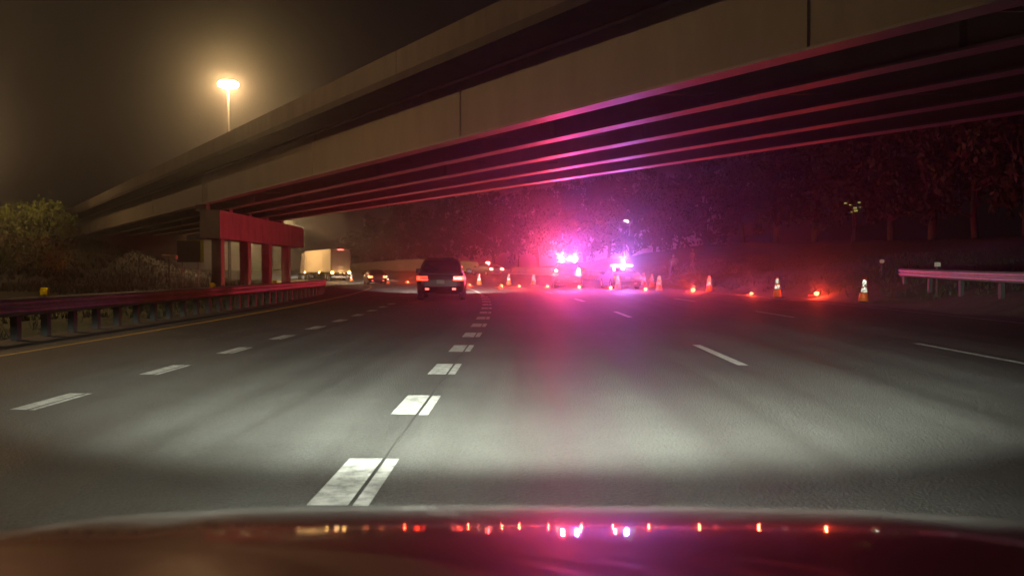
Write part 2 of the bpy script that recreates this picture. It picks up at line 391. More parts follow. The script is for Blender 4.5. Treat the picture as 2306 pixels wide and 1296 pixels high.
def make_tree(loc, h, rx, seed, label, m=leafA, nclump=75, nleaf=75, size=.24, droop=0, group='trees beyond the highway', name='tree'):
    o = thing(name, label, 'tree' if name != 'shrub' else 'shrub', loc, group=group)
    me, cl = crown_mesh('crown', rx, h*.40, h*.58, nclump, nleaf, size, seed, m, droop)
    co = bpy.data.objects.new('crown', me); COL.objects.link(co); co.parent = o
    r = random.Random(seed+1); t = MB(); k0 = Vector((0, 0, -.4)); rad = h*.022
    pts = [k0]+[Vector((r.uniform(-.2, .2)*i, r.uniform(-.2, .2)*i, h*.16*i)) for i in range(1, 5)]
    for i in range(4): t.tube(pts[i], pts[i+1], rad*(1-.2*i), rad*(1-.2*(i+1)), 8)
    for c0, cr in cl[:16]:
        b = pts[r.randint(1, 4)]; mid = (b+c0)/2+Vector((0, 0, -.2)); t.tube(b, mid, rad*.35, rad*.2, 5, False).tube(mid, c0, rad*.2, rad*.06, 5, False)
    t.build('trunk', bark, o, smooth=True); return o
protos = [make_tree(G(30, 150), 13, 3.6, 11, 'x', droop=.5), make_tree(G(34, 150), 15, 4.2, 12, 'x', nclump=90, droop=.3), make_tree(G(40, 150), 11, 3.2, 13, 'x')]
LB = ['broad leafy tree lit grey brown behind the far concrete wall', 'tall drooping tree beyond the road, above the dark vehicle roof', 'leafy tree behind the cones, washed in red light', 'tree crown glowing magenta behind the patrol vehicle light bar',
      'tree crown between the two patrol vehicles, tinted purple', 'dim purple tree behind the patrol sedan', 'dark tree standing behind the two people in vests']
spots = [(905, 172, 1, 1.0), (955, 160, 0, .95), (1012, 150, 1, .92), (1062, 140, 2, 1.2), (1112, 138, 0, 1.05), (1165, 135, 1, .9), (1212, 130, 2, 1.2), (1262, 128, 0, 1.05), (1316, 124, 1, .95), (1368, 120, 2, 1.25), (1420, 118, 0, 1.05), (1474, 112, 1, .9),
         (1526, 112, 2, 1.1)]
desc = ['leftmost and faintest of the trees behind the far concrete wall', 'tree over the far wall just left of the dark vehicle roof', 'drooping tree directly above the dark vehicle roof', 'tree above the bare end of the far concrete wall',
        'tree behind the small dark car with the red roof light', 'tree above the second and third cones of the row', 'tree just left of the bright red light bar', 'tree right behind the red and blue light bar', 'tree behind the gap between the patrol vehicles',
        'purple tinted tree left of the patrol sedan light bar', 'purple tinted tree above the patrol sedan roof', 'tree between the patrol sedan and the person in the wide stance', 'tree right above the two people in vests']
used = set()
for i, (u, Y, k, sc) in enumerate(spots):
    x = (u-1180)/F*Y; loc = gx(x, Y, -.2); rz = rnd.uniform(0, 6)
    if k not in used: o = protos[k]; used.add(k); o.location = loc; o.rotation_euler.z = rz; o['label'] = desc[i]
    else: o = dup(protos[k], loc, rz, desc[i])
    o.scale = (sc*rnd.uniform(.9, 1.1),)*2+(sc,); 
# darker wood farther round the bend
wood_desc = ['dark tree far round the bend above the truck trailer', 'dark tree far round the bend above the small sedan', 'dark tree far behind the wall between sedan and big vehicle']
for i, (u, Y) in enumerate(((800, 205), (842, 200), (878, 190))):
    dup(protos[i % 3], gx((u-1180)/F*Y, Y, -.3), rnd.uniform(0, 6), wood_desc[i], (1.1, 1.1, .8+.12*i))
# crest of the right bank
cr_desc = ['first dark tree on the grass bank crest beyond the people', 'second dark tree on the bank crest, above the tall cone', 'dark tree on the bank crest, above the cone with a red base', 'dark tree on the bank crest left of the tiny yellow lights',
           'dark tree on the bank crest holding the tiny yellow lights', 'dark tree on the bank crest above the guardrail end', 'dark tree on the bank crest behind the guardrail', 'dark tree on the bank crest at the frame edge', 'nearest dark tree on the bank crest, partly out of frame']
for i, (u, Y) in enumerate(((1590, 108), (1668, 100), (1745, 92), (1830, 86), (1915, 80), (2000, 74), (2090, 68), (2190, 63), (2300, 58))):
    dup(protos[(i+1) % 3], gx((u-1180)/F*Y, Y, -.3), rnd.uniform(0, 6), cr_desc[i], (1.15, 1.15, rnd.uniform(.95, 1.15)))
# shrubs by the left bridge end
sh_desc = ['yellow green shrub lit by a street lamp, nearest the overpass end', 'taller yellow green shrub with one upright shoot', 'low yellow green shrub at the frame edge', 'dense shrub under the lit ones on the median bank', 'yellow green creeper shrub hanging beside the pier']
for i, (u, v, Y, h, rx) in enumerate(((100, 450, 84, 5.6, 3.0), (35, 445, 80, 6.4, 2.8), (-25, 480, 74, 4.8, 3.0), (60, 540, 66, 3.4, 2.8))):
    x = (u-1180)/F*Y; top = EYE+(607-v)/F*Y
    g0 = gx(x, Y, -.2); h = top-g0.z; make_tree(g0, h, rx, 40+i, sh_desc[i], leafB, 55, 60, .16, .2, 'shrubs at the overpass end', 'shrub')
m = MB(); 

# ---------------------------------------------------------------- vehicles
def rrect(hx, y0, y1, z, r, n=4):
    pts = []; 
    for cx, cy, a0 in ((hx-r, y1-r, 0), (-hx+r, y1-r, 90), (-hx+r, y0+r, 180), (hx-r, y0+r, 270)):
        for i in range(n+1):
            a = R(a0+90*i/n); pts.append(Vector((cx+r*math.cos(a), cy+r*math.sin(a), z)))
    return pts
def vehicle(name, label, loc, rz, dims, paintm, tail='bars', cat='car', group=None, plate=True, roof_rails=False):
    """dims: L length, W width, H height, belt, hood height, clearance, greenhouse start/end (rear base, rear top, front top, front base)"""
    L, Wd, H, belt, hood, clr, gr, gt, ft, fb, wr = dims
    o = thing(name, label, cat, loc, rz, group)
    hw = Wd/2; y0, y1 = -L/2, L/2
    m = MB(); m.rings([rrect(hw*.86, y0+.14, y1-.16, clr, .25), rrect(hw*.965, y0+.04, y1-.05, clr+.12, .3), rrect(hw, y0, y1, clr+.32, .32), rrect(hw, y0+.02, y1-.02, hood-.22, .32),
                       rrect(hw*.975, y0+.05, y1-.10, hood-.08, .3), rrect(hw*.93, y0+.10, y1-.28, hood, .28)])
    m.rings([rrect(hw*.95, y0+.09, fb+.1, hood-.06, .25), rrect(hw*.945, y0+.10, fb, belt-.03, .22), rrect(hw*.90, y0+.13, fb-.05, belt+.02, .2)])
    m.rings([rrect(hw*.90, gr, fb-.05, belt-.02, .22), rrect(hw*.85, gr+(gt-gr)*.4, fb-(fb-ft)*.45, belt+(H-belt)*.45, .26), rrect(hw*.735, gt-.02, ft+.12, H-.10, .28), rrect(hw*.66, gt+.08, ft, H-.03, .3), rrect(hw*.48, gt+.3, ft-.3, H, .2)])
    m.build('body', paintm, o, smooth=False)
    dz = H-belt
    # glass, a few mm proud of the greenhouse
    def ring_at(k):   # half width, rear y, front y at fraction k of the glass height
        a = [(0, hw*.90, gr, fb-.05), (.45, hw*.85, gr+(gt-gr)*.4, fb-(fb-ft)*.45), (1-.10/dz, hw*.735, gt-.02, ft+.12)]
        for p, q in zip(a, a[1:]):
            if k <= q[0] or q is a[-1]:
                f = (k-p[0])/(q[0]-p[0]); return [p[i]+(q[i]-p[i])*f for i in (1, 2, 3)]
    def pane(name, side):
        m = MB(); rows = []
        for k in (.12, .45, .80):
            w, r_, f_ = ring_at(k); z = belt+dz*k
            if side == 'rear': rows.append([(-w*.80, r_-.012, z), (w*.80, r_-.012, z)])
            elif side == 'front': rows.append([(w*.84, f_+.012, z), (-w*.84, f_+.012, z)])
        for a, b in zip(rows, rows[1:]): m.face([a[0], a[1], b[1], b[0]])
        return m.build(name, glass_d, o)
    pane('rear_window', 'rear'); pane('windshield', 'front')
    for s in (-1, 1):
        for (fa, fb2) in ((.10, .36), (.39, .63), (.66, .92)):
            m = MB(); rows = []
            for k in (.14, .45, .80):
                w, r_, f_ = ring_at(k); z = belt+dz*k
                rows.append([(s*(w+.008), r_+.2+(f_-r_-.4)*fa, z), (s*(w+.008), r_+.2+(f_-r_-.4)*fb2, z)])
            for a, b in zip(rows, rows[1:]): m.face([a[0], a[1], b[1], b[0]])
            m.build('side_window', glass_d, o)
        mr = MB().bevbox(s*(hw+.02) if s > 0 else s*(hw+.26), s*(hw+.26) if s > 0 else s*(hw+.02), fb-.35, fb-.2, belt-.02, belt+.18, .04).build('wing_mirror', paintm, o)
        MB().bevbox(min(s*hw*.9, s*(hw+.03)), max(s*hw*.9, s*(hw+.03)), fb-.31, fb-.24, belt+.0, belt+.05, .01).build('bracket', blackp, mr)
        for yy in (y0+L*.19, y1-L*.18):
            x1, x2 = s*(hw-.23), s*(hw+.005); ww = wr
            w = MB(); a, b = Vector((x1, yy, ww)), Vector((x2, yy, ww))
            prof = [(0, ww*.55), (0, ww*.93), (.12, ww), (.88, ww), (1, ww*.93), (1, ww*.62), (.9, ww*.6)]
            w.rings([[a.lerp(b, p)+Vector((0, q*math.cos(2*math.pi*i/20), q*math.sin(2*math.pi*i/20))) for i in range(20)] for p, q in prof])
            wo = w.build('wheel', rubber, o)
            rr = MB(); rr.tube(a.lerp(b, .86), a.lerp(b, .93), ww*.6, ww*.56, 16)
            for k in range(5):
                an = R(72*k); rr.tube(b+Vector((s*.0, 0, 0)), b+Vector((-s*.02, ww*.52*math.cos(an), ww*.52*math.sin(an))), .03, .025, 5)
            rr.build('rim', rim_m, wo)
            ar = MB(); nseg = 14
            for k in range(nseg):
                a0, a1 = R(180*k/nseg), R(180*(k+1)/nseg)
                f = lambda an, rr_: (s*(hw+.004), yy+rr_*math.cos(an), ww+rr_*math.sin(an))
                ar.face([f(a0, ww*1.04), f(a0, ww*1.2), f(a1, ww*1.2), f(a1, ww*1.04)])
            ar.build('wheel_arch', blackp, o)
    MB().bevbox(-hw*.93, hw*.93, y0-.05, y0+.12, clr+.05, clr+.30, .04).build('rear_bumper', mat('bumper_plastic', (.008, .008, .009), .9, spec=.05), o)
    MB().bevbox(-hw*.93, hw*.93, y1-.12, y1+.04, clr+.03, clr+.30, .04).build('front_bumper', blackp, o)
    for s in (-1, 1):
        MB().bevbox(min(s*hw*.55, s*hw*.9), max(s*hw*.55, s*hw*.9), y1-.12, y1-.005, hood-.34, hood-.2, .03).build('headlight', mat('lamp_lens_clear', (.6, .6, .6), .1), o)
    MB().bevbox(-hw*.5, hw*.5, y1-.1, y1-.002, hood-.4, hood-.2, .02).build('grille', blackp, o)
    if plate:
        pz = clr+.55 if H < 1.6 else hood-.30
        pt = MB().bevbox(-.16, .16, y0-.035, y0-.01, pz-.08, pz+.08, .006).build('license_plate', mat('plate_paint', (.10, .09, .085), .5), o)
        mm = MB(); mm.keep = 1
        for sx in (-1, 1):
            for sz in (-1, 1):
                cx, cz = sx*.135, pz+sz*.065
                for dx in (-.02, 0): mm.retro([((cx+dx, y0-.047, cz-.012), (cx+dx+.02, y0-.047, cz-.012), (cx+dx+.01, y0-.047, cz+.012))])
        mm.build('corner_reflector', retro_w, pt)
    if tail:
        tz = hood-.17
        for s in (-1, 1):
            hs = MB().bevbox(min(s*hw*.50, s*hw*.985), max(s*hw*.50, s*hw*.985), y0-.015, y0+.2, tz-.10, tz+.12, .03).build('tail_light', mat('tail_red_lens', (.25, .01, .01), .15), o)
            tr = MATS.get(tail) or emat(tail, (1, .10, .02), 30)
            mm = MB()
            for (xa, xb, za, zb) in ((.55, .95, .055, .085), (.53, .95, -.07, -.025), (.86, .985, -.06, .10)):
                mm.box(min(s*hw*xa, s*hw*xb), max(s*hw*xa, s*hw*xb), y0-.03, y0-.012, tz+za, tz+zb)
            mm.build('lit_bar', tr, hs)
            MB().bevbox(min(s*hw*.48, s*hw*.64), max(s*hw*.48, s*hw*.64), y0-.065, y0-.045, clr+.17, clr+.25, .01).build('fog_lamp', emat('fog_red', (1, .08, .06), .25), o)
    return o
SUVD = lambda: (4.75, 1.95, 1.74, 1.12, 1.06, .26, -2.25, -1.98, .55, 1.25, .37)
SEDD = lambda: (4.75, 1.85, 1.45, .98, .92, .18, -1.95, -1.15, .35, 1.15, .33)
dark_paint = mat('dark_suv_paint', (.012, .010, .013), .4, coat=.15, spec=.3)
suvY = 36.6; sx = (990-1180)/F*34.2
emat('suv_tail', (1, .014, .003), .8)
suv = vehicle('suv', 'dark suv driving ahead with lit red tail lights and a rear plate', (sx-.1, suvY, 0), heading(33)*1.0, SUVD(), dark_paint, 'suv_tail', 'suv')
MB().bevbox(-.55, .55, -2.16, -2.02, 1.70, 1.745, .015).build('spoiler', dark_paint, suv)
for s in (-1, 1): lamp('suv_tail_glow', 'POINT', (s*.8, -2.5, .9), 0.25, (1, .08, .03), suv, .08)
def spot(name, parent, x, y, z, power, col, half, down, wide, blend=.6):
    o = lamp(name, 'SPOT', (x, y, z), power, col, parent, .05, (R(90-down), 0, 0), spot_size=2*R(half), spot_blend=blend)
    o.scale = (wide, 1, 1); return o
for s in (-1, 1): spot('suv_low_beam', suv, s*.75, 2.45, .72, 3600, (1, .95, .85), 4, 3.8, 6)

# small sedan ahead
emat('sedan_tail', (1, .22, .07), 1)
dk2 = mat('maroon_paint', (.05, .022, .02), .35, coat=.3)
sd = vehicle('sedan', 'small dark sedan ahead on the bend with lit tail lights', gx(-14.7, 83), heading(83), SEDD(), dk2, 'sedan_tail', 'sedan')
for s in (-1, 1): spot('sedan_low_beam', sd, s*.7, 2.45, .65, 2500, (1, .92, .8), 4, 3.6, 6)
# far patrol car with red light
emat('far_tail', (1, .35, .2), 2)
fc = vehicle('patrol_car', 'distant dark patrol car stopped by the far wall with one red roof light', gx((1094-1180)/F*98, 100), heading(100)+R(8), SEDD(), mat('dark_paint_b', (.02, .02, .024), .3, coat=.4), 'far_tail', 'police car')
MB().bevbox(-.25, .15, -.5, -.3, 1.45, 1.60, .03).build('roof_light', emat('red_beacon', (1, .12, .06), 6), fc)
lamp('beacon_glow', 'POINT', (-.05, -.75, 1.7), 8, RED, fc, .1)

def aimed(name, parent, loc, power, col, d, size):      # light module that throws its light to one side
    o = lamp(name, 'SPOT', loc, power, col, parent, .12, Vector(d).to_track_quat('-Z', 'Y').to_euler(), spot_size=R(size), spot_blend=.7); return o
# ---- patrol SUV and patrol sedan
police_p = mat('patrol_paint', (.02, .02, .026), .35, coat=.2, var=.05)
redm = emat('red_led', (1, .42, .10), .15); redm2 = emat('red_led_small', (1, .45, .2), .25); bluem = emat('blue_led', (.35, .5, 1), .5); whm = emat('white_led', (.85, .85, 1), .5); amb = emat('amber_led', (1, .55, .05), .12)
emat('patrol_tail', (1, .1, .05), .3)
pv = vehicle('patrol_suv', 'patrol suv stopped in lane with glaring red and blue roof light bar', gx((1283-1180)/F*56, 58.5), R(-4), (5.0, 2.0, 1.80, 1.15, 1.09, .26, -2.35, -2.05, .6, 1.35, .38), police_p, 'patrol_tail', 'police car')
lb = MB().bevbox(-.72, .72, -.62, -.30, 1.83, 1.87, .015).build('light_bar', blackp, pv)
for x, mt in ((-.62, amb), (-.40, redm), (-.14, redm), (.12, whm), (.36, bluem), (.60, bluem)):
    MB().bevbox(x-.115, x+.115, -.66, -.26, 1.872, 2.10, .05).build('light_module', mt, lb)
MB().bevbox(-.80, -.66, -2.40, -2.35, 1.14, 1.24, .015).build('corner_light', emat('warm_corner', (1, .75, .4), 3), pv)
MB().bevbox(.68, .82, -2.40, -2.35, 1.02, 1.30, .015).build('corner_light', emat('cold_corner', (.7, .85, 1), 5), pv)
PR, PB = 440, 150
lamp('red_flash', 'POINT', (-.45, -.42, 2.24), PR, RED, pv, .12)
aimed('blue_flash', pv, (.5, -.42, 2.24), PB, BLUE, (.8, -1, -.12), 120)
ps = vehicle('patrol_sedan', 'low patrol sedan with a slim roof bar, red at one end, white blue mid', gx((1405-1180)/F*54, 56.5), R(6), SEDD(), police_p, 'patrol_tail', 'police car')
lb = MB().bevbox(-.74, .76, -.62, -.34, 1.47, 1.50, .012).build('light_bar', blackp, ps)
for x, w, mt in ((-.66, .09, redm2), (-.42, .12, whm), (-.14, .13, whm), (.13, .12, bluem), (.40, .12, whm), (.65, .1, whm)):
    MB().bevbox(x-w, x+w, -.64, -.32, 1.502, 1.50+(.17 if mt is bluem else .09), .02).build('light_module', mt, lb)
lamp('red_flash', 'POINT', (-.6, -.45, 1.82), 40, RED, ps, .1)
aimed('blue_flash', ps, (.15, -.45, 1.86), 150, (.35, .2, 1), (.4, -1, -.1), 120)

# ---- truck
tY = 108.0; tx = (762-1180)/F*107; th = R(27)
tr = thing('semi_truck', 'white box trailer truck rounding the bend with amber and red marker lights', 'truck', gx(tx, tY), th)
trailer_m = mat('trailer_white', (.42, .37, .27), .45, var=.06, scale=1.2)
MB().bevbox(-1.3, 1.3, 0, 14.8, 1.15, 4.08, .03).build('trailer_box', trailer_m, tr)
for k in (-1, 1):
    dr = MB().bevbox(.02 if k > 0 else -1.22, 1.22 if k > 0 else -.02, -.035, -.004, 1.22, 3.92, .015).build('rear_door', mat('trailer_door', (.40, .37, .37), .4, var=.06), tr)
    MB().tube((k*.45, -.05, 1.25), (k*.45, -.05, 3.9), .02, n=6).build('lock_rod', galv, dr)
for x in range(1, 12): MB().box(-1.312, -1.302, x*1.25-.02, x*1.25+.02, 1.2, 4.03).build('side_rib', trailer_m, tr)
tape = MB(); tape.keep = 1
def rtape(x0, x1, z0, z1, y):
    n = max(1, int((x1-x0)/.07)); k = max(1, int((z1-z0)/.07)); sx_, sz_ = (x1-x0)/n, (z1-z0)/k
    for i in range(n):
        for j in range(k):
            a = (x0+i*sx_, y, z0+j*sz_); b = (a[0]+sx_, y, a[2]); c_ = (a[0]+sx_/2, y, a[2]+sz_)
            tape.retro([(a, b, c_)]); 
            if i < n-1: tape.retro([(b, (a[0]+1.5*sx_, y, a[2]+sz_), c_)])
for s in (-1, 1):
    x0, x1 = (s*1.28, s*1.0) if s < 0 else (s*1.0, s*1.28)
    rtape(x0, x1, 3.80, 3.90, -.075); xv = s*1.22
    rtape(min(xv, s*1.28), max(xv, s*1.28), 3.5, 3.98, -.078)
for i in range(5): rtape(-1.2+i*.5, -1.2+i*.5+.28, 1.0, 1.08, -.075)
tape.build('reflective_tape', retro_w, tr)
rc = emat('marker_red', (1, .10, .08), 1); ra = emat('marker_amber', (1, .5, .12), 4)
for x in (-.3, -.1, .1, .3): MB().bevbox(x-.06, x+.06, -.05, -.004, 3.96, 4.04, .01).build('marker_light', rc, tr)
for x in (-1.1, 1.1): MB().bevbox(x-.16, x+.16, -.12, -.05, .98, 1.16, .02).build('tail_light', ra, tr)
for y in (6.0, 14.6): MB().bevbox(-1.36, -1.305, y-.12, y+.12, 1.0, 1.16, .01).build('side_marker', ra, tr)
MB().box(-1.2, 1.2, -.1, 0, .45, .60).box(-.9, -.8, -.1, 0, .6, 1.1).box(.8, .9, -.1, 0, .6, 1.1).build('underride_guard', galv, tr)
MB().box(-.5, .5, 0.2, 14.4, .95, 1.13).build('frame_rail', blackp, tr)
def twheel(x, y):
    w = MB(); w.tube((x-.13, y, .5), (x+.13, y, .5), .5, n=20); w.build('wheel', rubber, tr)
    h = MB(); sg = 1 if x > 0 else -1; h.tube((x+sg*.131, y, .5), (x+sg*.15, y, .5), .25, n=14); h.build('hub', rim_m, tr)
for y in (1.6, 2.9, 13.5, 14.7, 19.2):
    for x in (-1.12, 1.12): twheel(x, y)
cabm = mat('cab_paint', (.35, .30, .28), .35, coat=.3)
MB().bevbox(-1.2, 1.2, 15.6, 17.6, .9, 3.85, .12).bevbox(-1.15, 1.15, 17.3, 18.3, .9, 2.75, .12).bevbox(-.9, .9, 18.0, 20.1, .8, 1.9, .12).build('cab', cabm, tr)
MB().box(-1.02, 1.02, 18.305, 18.315, 1.95, 2.6).build('windshield', glass_d, tr)
lamp('truck_marker_glow', 'POINT', (0, -.6, 1.0), 4, (1, .55, .2), tr, .3)
for s in (-1, 1): spot('truck_low_beam', tr, s*.9, 20.3, .9, 2500, (1, .93, .8), 4, 4.0, 6)

# ---------------------------------------------------------------- far walls
wl = thing('retaining_wall', 'long low concrete wall along the far side of the bend', 'wall')
wp = [(1076, 610, 121), (1030, 611.5, 128), (985, 613, 135), (940, 615, 142), (895, 617, 149), (850, 619, 156), (805, 621, 163), (775, 623, 170)]
WT = [590, 586, 583.5, 583, 585, 588.5, 592.5, 596]
for i, ((u, v, Y), (u2, v2, Y2)) in enumerate(zip(wp, wp[1:])):
    a, b = P(u-.3, v+8, Y), P(u2+.3, v2+8, Y2); a.z = P(u, v+8, Y).z; ta, tb = P(u, WT[i], Y), P(u2, WT[i+1], Y2)
    th_ = Vector((.0, .35, 0)); m = MB()
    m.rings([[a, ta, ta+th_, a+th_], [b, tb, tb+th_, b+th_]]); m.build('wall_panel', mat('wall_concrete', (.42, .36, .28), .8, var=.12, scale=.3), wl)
a = P(1076, 618, 121); ta = P(1076, 590, 121); b = P(1084, 618, 119); m = MB()
m.rings([[a, ta, b], [a+Vector((0, .35, 0)), ta+Vector((0, .35, 0)), b+Vector((0, .35, 0))]]); m.build('sloped_end', MATS['wall_concrete'], wl)
# low barrier behind the patrol vehicles
def jersey(L, Y0, Y1, label):
    o = thing('concrete_barrier', label, 'barrier'); Y = Y0
    while Y < Y1:
        rings = []
        for yy in (Y+.02, min(Y+3, Y1)-.02):
            c0 = G(L, yy); rings.append([c0+Vector((dx, 0, dz)) for dx, dz in ((-.3, -.1), (-.3, .08), (-.13, .33), (-.09, .82), (.09, .82), (.13, .33), (.3, .08), (.3, -.1))])
        MB().rings(rings).build('barrier_segment', concrete, o); Y += 3
    return o
jersey(13.6, 76, 100, 'low concrete barrier seen between the two patrol vehicles')

# ---------------------------------------------------------------- cones
cone_root = thing('traffic_cone', 'x', 'traffic cone', group='orange cones along the closed lane taper')
m = MB(); m.bevbox(-.24, .24, -.24, .24, 0, .035, .008); m.build('base', mat('cone_base', (.03, .03, .03), .7), cone_root)
def cr_(z): return .19-(z-.03)/.88*.135
nn = 16
m = MB(); m.rings([[Vector((cr_(z)*math.cos(2*math.pi*i/nn), cr_(z)*math.sin(2*math.pi*i/nn), z)) for i in range(nn)] for z in (.035, .25, .5, .75, .91)]); m.build('cone_body', orange, cone_root, smooth=True)
for z0, z1 in ((.36, .53), (.58, .85)):
    m = MB(); m.keep = 1; n_ = round(2*math.pi*cr_((z0+z1)/2)/.042); rows = round((z1-z0)/.036); h_ = (z1-z0)/rows
    for j in range(rows):
        za, zb = z0+j*h_, z0+(j+1)*h_; ra_, rb_ = cr_(za)+.02, cr_(zb)+.02; of = .5*(j % 2)
        f = lambda r_, i, z: Vector((r_*math.cos(2*math.pi*i/n_), r_*math.sin(2*math.pi*i/n_), z))
        for i in range(n_):
            m.retro([(f(ra_, i+of, za), f(ra_, i+1+of, za), f(rb_, i+.5+of, zb)), (f(ra_, i+1+of, za), f(rb_, i+1.5+of, zb), f(rb_, i+.5+of, zb))])
    m.build('reflective_band', retro_w, cone_root)
CONES = [(1940, 32.5, 680, 'orange cone nearest the guardrail, wide white bands and violet lit base'), (1748, 38.2, 668, 'large orange cone with a bright red base between two flares'), (1596, 48, 655, 'orange cone right behind the brightest flare'),
         (1484, 50, 655, 'orange cone just past the patrol sedan, red lit lower half'), (1468, 60, 642, 'faint red lit cone squeezed beside the cone past the patrol sedan'), (1449, 64, 636, 'orange cone at the patrol sedan rear corner'), (1391, 52, 647, 'orange cone in front of the patrol sedan'),
         (1249, 62, 645, 'orange cone in front of the patrol suv'), (1202, 66, 644, 'orange cone third from the dark suv, before the patrol suv'), (1146, 67, 644, 'orange cone second from the dark suv in the row'), (1079, 68, 644, 'orange cone closest to the dark suv in the row'),
         (873, 80, 633, 'small cone just right of the small sedan'), (790, 104, 630, 'farthest tiny cone beside the truck trailer')]
for i, (u, Y, v, lbl) in enumerate(CONES):
    loc = gx((u-1180)/F*Y, Y, .012)
    if i == 0: o = cone_root; o.location = loc; o['label'] = lbl
    else: o = dup(cone_root, loc, rnd.uniform(0, 1), lbl)
cone_root.rotation_euler = (R(-2), R(4), 0)

# ---------------------------------------------------------------- road flares
fl = emat('flare_fire', (1, .085, .02), 1.8)
flare_root = thing('road_flare', 'x', 'road flare', group='burning red road flares')
MB().tube((-.30, 0, .02), (-.03, 0, .035), .016, n=8).build('stick', mat('flare_paper', (.5, .03, .02), .7), flare_root)
m = MB(); bmesh.ops.create_icosphere(m.b, subdivisions=2, radius=1)
for v in m.b.verts:
    k = .85+.3*noise.noise(v.co*2.1); v.co = Vector((v.co.x*.105*k, v.co.y*.08*k, .09+v.co.z*.085*k))
m.build('flame', fl, flare_root)
m = MB(); m.tube((-.30, .05, .0), (-.27, .07, .05), .004, n=5).build('wire_stand', galv, flare_root)
FL = [(1836, 38.3, 'large bright red flare burning between the two nearest cones', 1.25), (1690, 41.7, 'smaller flare burning left of the cone with a red base', .8), (1560, 47.0, 'brightest red flare burning in front of the persons', 1.3), (1453, 50, 'red flare burning just right of the patrol sedan', 1.1),
      (1375, 52.5, 'white hot flare burning below the red end of the sedan light bar', 1.2), (1304, 55, 'pinkish white flare burning between the patrol vehicles', 1.2), (1233, 59, 'red flare burning left of the patrol suv', .9), (1170, 60, 'small red flare second from the dark suv', .75), (1130, 62, 'small red flare nearest the dark suv rear corner', .75),
      (1058, 66, 'tiny flare peeking out beside the dark suv', .6), (918, 85, 'lone flare burning between the small sedan and the dark suv', .8)]
FP = []
for i, (u, Y, lbl, sc) in enumerate(FL):
    loc = gx((u-1180)/F*Y, Y, .014); FP.append((loc, sc))
    if i == 0: o = flare_root; o.location = loc; o['label'] = lbl; o.scale = (sc,)*3
    else: o = dup(flare_root, loc, rnd.uniform(-.5, .5), lbl, (sc,)*3)
    lamp('flare_glow', 'POINT', (0, -.1, .2), 6.0*sc**3*(1.3 if sc > 1.15 else 1), (1, .05, .02), o, .06)

